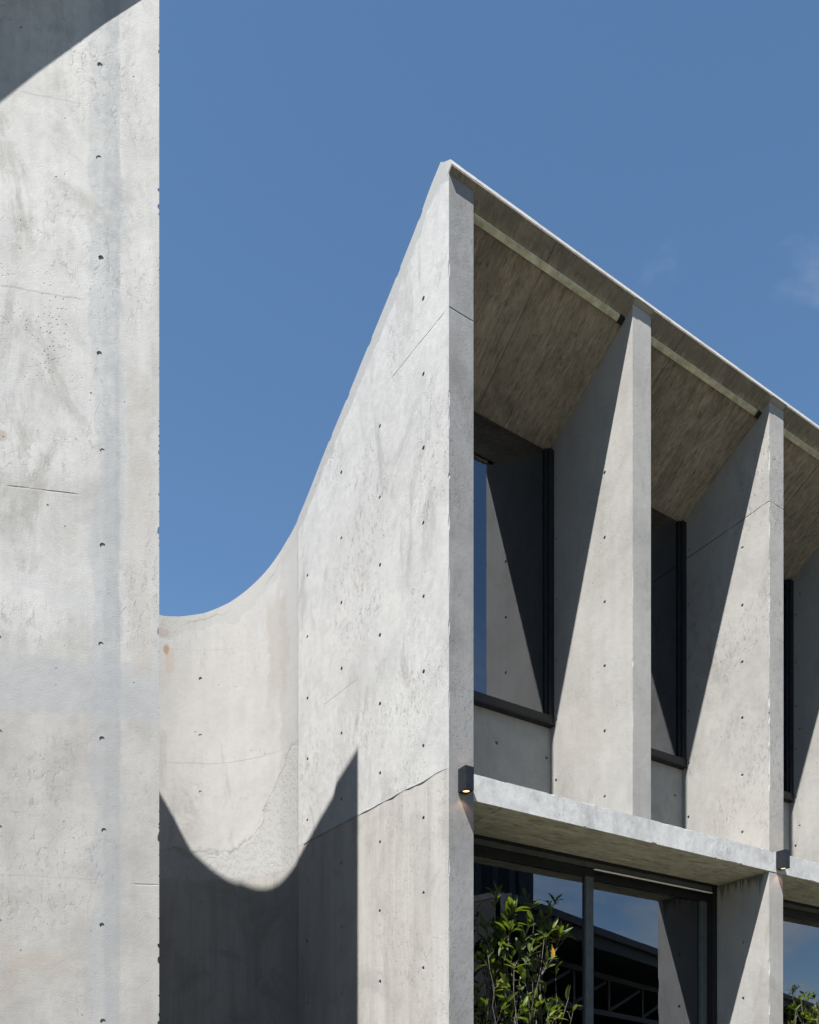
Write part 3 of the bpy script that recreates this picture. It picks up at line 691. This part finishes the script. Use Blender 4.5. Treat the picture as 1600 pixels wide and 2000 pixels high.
for y in (1325, 1436, 1547, 1657, 1762, 1874, 1985): cyl_cutter(cut, W(pz, zat(y, pz.y)), Vector((nz_.x, nz_.y, 0)), .017, random.choice([.006, .009, .012]))
for x, y in ((515, 1472), (435, 1489), (487, 1768)):
    p = ray(x) * on_circle(x); chip_cutter(cut, W(p, zat(y, p.y)), Vector((1, 0, 0)), .006, .014)
me = carve(me, cut)
link('shell', me, m_apse, aps, aps)

# ------------------------------------------------------------------ left wing
lw = thing('concrete_tower', 'tall flat pale concrete wall filling the left edge of the picture', 'wall', W(CP - GV * 1.0, GROUND))
ZL = interp(leg, 0.0)
n3 = 1.02
bm = bmesh.new(); ZW = ZL - .10
sh = LW * (.2 / LW.dot(GN))
add_prism(bm, [W(CP, GROUND), W(CP, ZL), W(CP - GV * .03, ZL), W(CP - GV * .16, ZW), W(CP - GV * 5.0, ZW), W(CP - GV * 5.0, GROUND)], Vector((sh.x, sh.y, 0)))
me = bm_mesh('front_wall', bm)
cut = bmesh.new(); nG = Vector((-GN.x, -GN.y, 0))
for x, y in ((195, 126), (193, 308), (197, 503), (194, 690), (200, 880), (200, 1065), (197, 1258), (199, 1443), (203, 1622), (199, 1807), (201, 1995),
             (-1, 1616), (-2, 1800), (-1, 1430), (-3, 1245)):
    s, z = tw(x, y); cyl_cutter(cut, W(CP + GV * s, z), nG, random.uniform(.0135, .0155), random.choice([.003, .004, .005, .0065]))
for _ in range(52):
    z = random.uniform(0.3, 5.7); r = random.choice([.002, .003, .003, .004, .005, .009])
    chip_cutter(cut, W(CP, z), Vector((0, 0, 1)), r, r * random.uniform(1, 2.6))
me = carve(me, cut)
link('front_wall', me, m_tower, lw, lw)
inner, outer, zt = [], [], []
ltab = [(0.0, ZL)] + [q for q in leg if q[0] > .1] + [(LT, leg[-1][1])]
for i in range(41):
    v = .012 + (LT - .012) * i / 40; off = min(.2, .004 + max(0, v - .36) * 1.2)
    inner.append(CP + LW * v + Vector((-LW.y, LW.x)) * -.004); outer.append(CP + LW * v + Vector((-LW.y, LW.x)) * off); zt.append(interp(ltab, v))
for _ in range(3): zt = [zt[0]] + [(zt[i - 1] + 2 * zt[i] + zt[i + 1]) / 4 for i in range(1, 40)] + [zt[-1]]
link('side_wall', wall_strip('side_wall', inner, outer, zt, GROUND), m_end, lw, lw)
# unseen roof projection, shaped to cast the shadow across the wall's head
pol = []; ZC = ZW + .004
for x, y in ((-420, 500), (0, 201), (74, 142), (102, 122), (207, 45), (277, 0)):
    s, z = tw(x, y); k = (ZC - z) / 3.2; p = CP + GV * s - SUN * k; pol.append(p)
pol_w = [W(p, ZC) for p in pol] + [W(CP + GV * (U_(277) - .1) + GN * .15, ZC), W(CP - GV * 5.0 + GN * .15, ZC)]
bm = bmesh.new(); add_prism(bm, pol_w, Vector((0, 0, .03)))
link('roof_edge', bm_mesh('roof_edge', bm), m_roof, lw, lw)

# ------------------------------------------------------------------ wall lamps
def lamp(s0, label):
    z0, hh, wd, dp = 1.974, .149, .065, .087
    r = thing('wall_lamp', label, 'lamp', fac(s0 + wd / 2, 0, z0), 'wall lamps on the fins')
    bm = bmesh.new(); fbox(bm, s0, s0 + wd, -dp, -.004, z0, z0 + hh)
    bmesh.ops.bevel(bm, geom=bm.edges[:], offset=.0016, segments=2, affect='EDGES', profile=.5)
    cut = bmesh.new(); c = fac(s0 + wd / 2, -dp * .55, z0); cyl_cutter(cut, c, Vector((0, 0, -1)), .0265, .008, 28)
    cyl_cutter(cut, fac(s0 + wd / 2, -dp * .55, z0 + hh), Vector((0, 0, 1)), .0265, .008, 28)
    link('housing', carve(bm_mesh('housing', bm), cut), m_lamp, r, r)
    link('back_plate', fbox_mesh('back_plate', s0 + .004, s0 + wd - .004, -.0038, .0015, z0 + .006, z0 + hh - .006), m_gasket, r, r)
    for zz, sg in ((z0 + .0062, -1), (z0 + hh - .0062, 1)):
        bm = bmesh.new(); n = 28; cc = fac(s0 + wd / 2, -dp * .55, zz)
        vs_ = [bm.verts.new(cc + Vector((math.cos(2 * math.pi * i / n), math.sin(2 * math.pi * i / n), 0)) * .0255) for i in range(n)]
        v2 = [bm.verts.new(v.co + Vector((0, 0, sg * .003)) + (cc - v.co) * .25) for v in vs_]
        bm.faces.new(vs_); bm.faces.new(v2[::-1])
        for i in range(n): bm.faces.new((vs_[i], v2[i], v2[(i + 1) % n], vs_[(i + 1) % n]))
        link('lens', bm_mesh('lens', bm), m_lens, r, r)
        ld = bpy.data.lights.new('lamp_beam', 'SPOT'); ld.energy = 0.20 if sg < 0 else 0.045; ld.color = (1.0, .50, .20); ld.spot_size = math.radians(105); ld.spot_blend = .35; ld.shadow_soft_size = .012
        lo = bpy.data.objects.new('lamp_beam', ld); col.objects.link(lo); lo.parent = r
        lo.location = cc + Vector((0, 0, sg * .012)) - r.location
        if sg > 0: lo.rotation_euler = (math.pi, 0, 0)
lamp(.066, 'small dark box lamp on the front corner beside the swooping end wall')
lamp(3.302, 'small dark box lamp near the right edge, above the column between the glazed bays')

# ------------------------------------------------------------------ shrubs
leaf_meshes = []
for i in range(7):
    rnd = random.Random(i); L = 1.0; wd = rnd.uniform(.13, .18); bend = rnd.uniform(.05, .35); fold = rnd.uniform(.03, .09); tw_ = rnd.uniform(-.5, .5)
    vs_, fs = [], []
    for j in range(7):
        t = j / 6; ww = wd * (math.sin(math.pi * min(1, t * .93 + .05)) ** .75) * (1 - .25 * t) + .004
        cxx, czz = t * L, -bend * t * t; a = tw_ * t
        for sgn, up in ((-1, fold * ww / wd), (0, 0), (1, fold * ww / wd)):
            y, z = sgn * ww, up; vs_.append((cxx, y * math.cos(a) - z * math.sin(a), czz + y * math.sin(a) + z * math.cos(a)))
        if j:
            o = (j - 1) * 3; fs += [(o, o + 1, o + 4, o + 3), (o + 1, o + 2, o + 5, o + 4)]
    for mm in (m_leaf, m_leaf_y):
        me = new_mesh('leaf', vs_, fs); me.materials.append(mm)
        for p in me.polygons: p.use_smooth = True
        leaf_meshes.append(me)
def shrub(label, base, tips, nl, size, seed, group='shrubs along the glazing'):
    """Multi-stemmed broad-leaved shrub: curved tapering stems from the base towards given tips, whorls of lance-shaped leaves."""
    rnd = random.Random(seed); r = thing('shrub', label, 'shrub', base, group)
    bm = bmesh.new(); twigs = []
    def tube(pts, r0, r1):
        rings = []
        for i, p in enumerate(pts):
            d = (pts[min(i + 1, len(pts) - 1)] - pts[max(i - 1, 0)]).normalized(); a = d.orthogonal().normalized(); b = d.cross(a); rr = r0 + (r1 - r0) * i / (len(pts) - 1)
            rings.append([bm.verts.new(p + (a * math.cos(k * 2.0944 / 2) + b * math.sin(k * 2.0944 / 2)) * rr) for k in range(6)])
        for x, y in zip(rings, rings[1:]):
            for k in range(6): bm.faces.new((x[k], x[(k + 1) % 6], y[(k + 1) % 6], y[k]))
        bm.faces.new(rings[-1]); bm.faces.new(rings[0][::-1])
    def path(a, b, n, wob):
        m1 = a.lerp(b, .45) + Vector((rnd.uniform(-1, 1), rnd.uniform(-1, 1), rnd.uniform(-.3, .6))) * wob
        out = []
        for i in range(n + 1):
            t = i / n; p = a * (1 - t) ** 2 + m1 * 2 * t * (1 - t) + b * t * t
            out.append(p + Vector((rnd.uniform(-1, 1), rnd.uniform(-1, 1), 0)) * wob * .07)
        return out
    stems = []
    for tp in tips:
        if stems and rnd.random() < .72:
            st = min(stems, key=lambda q: (q[-1] - tp).length); k = int(len(st) * rnd.uniform(.4, .68)); a = st[k]; r0 = .0048
        else: a = base + Vector((rnd.uniform(-.12, .12), rnd.uniform(-.08, .08), 0)); r0 = .010
        p = path(a, tp, 12, (tp - a).length * .16); tube(p, r0, .0016); stems.append(p)
        twigs.append((p[-1], (p[-1] - p[-3]).normalized(), 1.0))
        for i in range(5, 12):
            if rnd.random() < .5:
                d = (p[i] - p[i - 1]).normalized(); q = p[i] + (d * .7 + Vector((rnd.uniform(-1, 1), rnd.uniform(-1, 1), rnd.uniform(-.1, .8)))) * rnd.uniform(.035, .095)
                pp = path(p[i], q, 4, .012); tube(pp, .0021, .0012); twigs.append((q, (q - p[i]).normalized(), .85))
    link('branches', bm_mesh('branches', bm), m_bark, r, r, True)
    cnt = 0; mv, mf = [], []
    while cnt < nl:
        tip, d, sz = twigs[cnt % len(twigs)] if cnt < 3 * len(twigs) else rnd.choice(twigs)
        a = d.orthogonal().normalized(); b = d.cross(a); ph = rnd.uniform(0, 6.283)
        ld = (d * rnd.uniform(.35, 1.4) + (a * math.cos(ph) + b * math.sin(ph)) * rnd.uniform(.4, 1.0) + Vector((0, 0, rnd.uniform(-.15, .5)))).normalized()
        side = ld.cross(Vector((rnd.uniform(-.6, .6), rnd.uniform(-.6, .6), 1))).normalized(); up = side.cross(ld)
        s = size * rnd.choice([rnd.uniform(.35, .7), rnd.uniform(.65, 1.0), rnd.uniform(.8, 1.3)])
        m = Matrix((ld * s, side * s, up * s)).transposed().to_4x4(); m.translation = tip - d * rnd.uniform(0, .045) - r.location
        src = leaf_meshes[rnd.randrange(7) * 2 + (1 if rnd.random() < .025 and cnt < 300 else 0)]
        if cnt < 300:
            lo = bpy.data.objects.new('leaf', src); col.objects.link(lo); lo.parent = r; lo.matrix_local = m
        else:                    # beyond the leaves one can pick out: one joined mass
            n0 = len(mv); mv += [m @ v.co for v in src.vertices]; mf += [tuple(n0 + i for i in p.vertices) for p in src.polygons]
        cnt += 1
    if mv:
        fo = link('foliage', new_mesh('foliage', mv, mf), m_leaf, r, None, True); fo['kind'] = 'stuff'
    return r
def glt(x, y, t):                # photo position at depth t inside the facade -> world
    Y, s = on_line(x, P0 + V2 * t, V1); return fac(s, t, zat(y, Y))
tips = [glt(x, y, t) for x, y, t in ((975, 1742, .20), (963, 1758, .16), (985, 1790, .22), (1010, 1775, .15), (1035, 1750, .25), (1038, 1768, .2), (1058, 1795, .28), (1075, 1775, .22), (1085, 1760, .27),
        (1005, 1815, .1), (1062, 1830, .2), (1092, 1832, .26), (1108, 1828, .3), (980, 1850, .12), (955, 1845, .2), (940, 1880, .24), (1000, 1880, .08), (1035, 1860, .12),
        (1070, 1875, .2), (1085, 1895, .24), (1020, 1905, .1), (960, 1905, .18), (940, 1930, .16), (985, 1950, .12), (945, 1970, .2), (1010, 1930, .16), (1050, 1890, .3), (1000, 1850, .3), (975, 1890, .3), (948, 1812, .22), (1022, 1832, .24), (1045, 1915, .2), (965, 1935, .24), (1030, 1955, .22), (935, 1955, .14), (1000, 1980, .2), (1062, 1930, .26), (950, 1860, .14), (990, 1915, .22))]
b0 = glt(985, 2010, .2)
shrub('leafy green multi-stemmed shrub in front of the dark ground-floor glass', Vector((b0.x, b0.y, .02)), tips, 900, .098, 5)
tips = [glt(x, y, t) for x, y, t in ((1045, 1962, .12), (1060, 1955, .16), (1070, 1975, .1), (1090, 1950, .2), (1112, 1945, .22), (1035, 1985, .1), (1085, 1985, .15), (1125, 1965, .2))]
b0 = glt(1070, 2060, .2)
shrub('low shrub reaching into the bottom edge, left of the grey door stile', Vector((b0.x, b0.y, .02)), tips, 110, .09, 8)
tips = [glt(x, y, t) for x, y, t in ((1545, 1935, .3), (1556, 1925, .3), (1562, 1950, .28), (1575, 1955, .3), (1590, 1945, .3), (1600, 1955, .28), (1610, 1940, .3), (1550, 1970, .25), (1570, 1980, .25), (1588, 1975, .25), (1605, 1985, .25), (1625, 1965, .3), (1542, 1985, .3), (1548, 1955, .34), (1558, 1968, .2), (1566, 1962, .34), (1580, 1966, .3), (1596, 1964, .32), (1580, 1990, .2), (1595, 1992, .3), (1552, 1992, .3), (1570, 1940, .3))]
b0 = glt(1580, 2100, .3)
shrub('dark small-leaved shrub at the bottom right corner, right of the column', Vector((b0.x, b0.y, .02)), tips, 600, .07, 13)

# ------------------------------------------------------------------ steel shed across the yard (seen mirrored in the glass)
def mirror(p):                   # mirror a plan point across the ground-floor glass
    d = (p - P0).dot(V2) - .545; return p - V2 * (2 * d)
ga = ray(1120) * 15.6; gdir = Vector((1330.0, 1620.0)).normalized()
A0 = mirror(ga - gdir * 2.5); A1 = mirror(ga + gdir * 26); sd_ = (A1 - A0).normalized(); sn = Vector((-sd_.y, sd_.x))
if (A0 + sn - CP).length < (A0 - CP).length: sn = -sn
LS = (A1 - A0).length; ZE = zat(1797, 15.6)
shed = thing('steel_shed', 'open steel-trussed shed mirrored as a dark band in the ground-floor glass', 'shed', W(A0, GROUND))
def sbox(bm, a0, a1, d0, d1, z0, z1):
    add_prism(bm, [W(A0 + sd_ * a0 + sn * d0, z0), W(A0 + sd_ * a1 + sn * d0, z0), W(A0 + sd_ * a1 + sn * d1, z0), W(A0 + sd_ * a0 + sn * d1, z0)], Vector((0, 0, z1 - z0)))
def smesh(name, *a): b = bmesh.new(); sbox(b, *a); return bm_mesh(name, b)
link('fascia', smesh('fascia', 0, LS, -.08, 0, ZE - .38, ZE), m_cladding, shed, shed)
link('gutter', smesh('gutter', 0, LS, -.22, -.081, ZE - .16, ZE - .02), m_steel, shed, shed)
link('roof', smesh('roof', 0, LS, 0.001, 14, ZE - .05, ZE + .05), m_cladding, shed, shed)
link('rear_wall', smesh('rear_wall', 0, LS, 13.8, 14, GROUND, ZE - .051), m_shed_dark, shed, shed)
for k in range(2): link('gable_wall', smesh('gable_wall', k * (LS - .2), k * (LS - .2) + .2, .1, 13.7, GROUND, ZE - .06), m_shed_dark, shed, shed)
ztc, zbc = ZE - .62, ZE - 1.45
link('top_chord', smesh('top_chord', .3, LS - .3, .9, 1.02, ztc, ztc + .12), m_steel, shed, shed)
link('bottom_chord', smesh('bottom_chord', .3, LS - .3, .9, 1.02, zbc, zbc + .12), m_steel, shed, shed)
a = .5
while a < LS - 2:
    link('truss_post', smesh('truss_post', a, a + .09, .92, 1.0, zbc + .121, ztc - .001), m_steel, shed, shed)
    b = bmesh.new(); p0, p1 = A0 + sd_ * (a + .12) + sn * .93, A0 + sd_ * (a + 1.75) + sn * .93
    q = [W(p0, zbc + .125), W(p0, zbc + .20), W(p1, ztc - .005), W(p1, ztc - .08)]
    add_prism(b, q, Vector((sn.x * .05, sn.y * .05, 0))); link('diagonal', bm_mesh('diagonal', b), m_steel, shed, shed)
    a += 1.85
for a in (0.6, 9.5, 18.5, 27.5): link('post', smesh('post', a, a + .22, .85, 1.07, GROUND, zbc - .001), m_steel, shed, shed)

# ------------------------------------------------------------------ rib-clad building beyond the yard (mirrored at the left of the ground-floor glass)
gb = ray(1040) * 17.5
B0 = mirror(gb); bd = (mirror(ray(880) * 17.5) - B0).normalized(); bn = Vector((-bd.y, bd.x))
if (B0 + bn - CP).length < (B0 - CP).length: bn = -bn
clad = thing('clad_building', 'dark rib-clad building mirrored beside the shed at the left of the ground-floor glass', 'building', W(B0, GROUND))
def bbox(name, a0, a1, d0, d1, z0, z1, mat):
    b = bmesh.new(); add_prism(b, [W(B0 + bd * a0 + bn * d0, z0), W(B0 + bd * a1 + bn * d0, z0), W(B0 + bd * a1 + bn * d1, z0), W(B0 + bd * a0 + bn * d1, z0)], Vector((0, 0, z1 - z0)))
    return link(name, bm_mesh(name, b), mat, clad, clad)
bbox('wall', 0, 9, 0.05, 6, GROUND, 5.9, m_shed_dark)
bbox('roof', -.15, 9.15, -.1, 6.1, 5.901, 6.05, m_cladding)
bbox('corner_trim', -.02, .28, -.012, .049, GROUND, 5.9, m_cladding)
for i in range(24): bbox('cladding_rib', .36 + i * .36, .36 + i * .36 + .13, 0.0, .049, GROUND, 5.9, m_cladding)
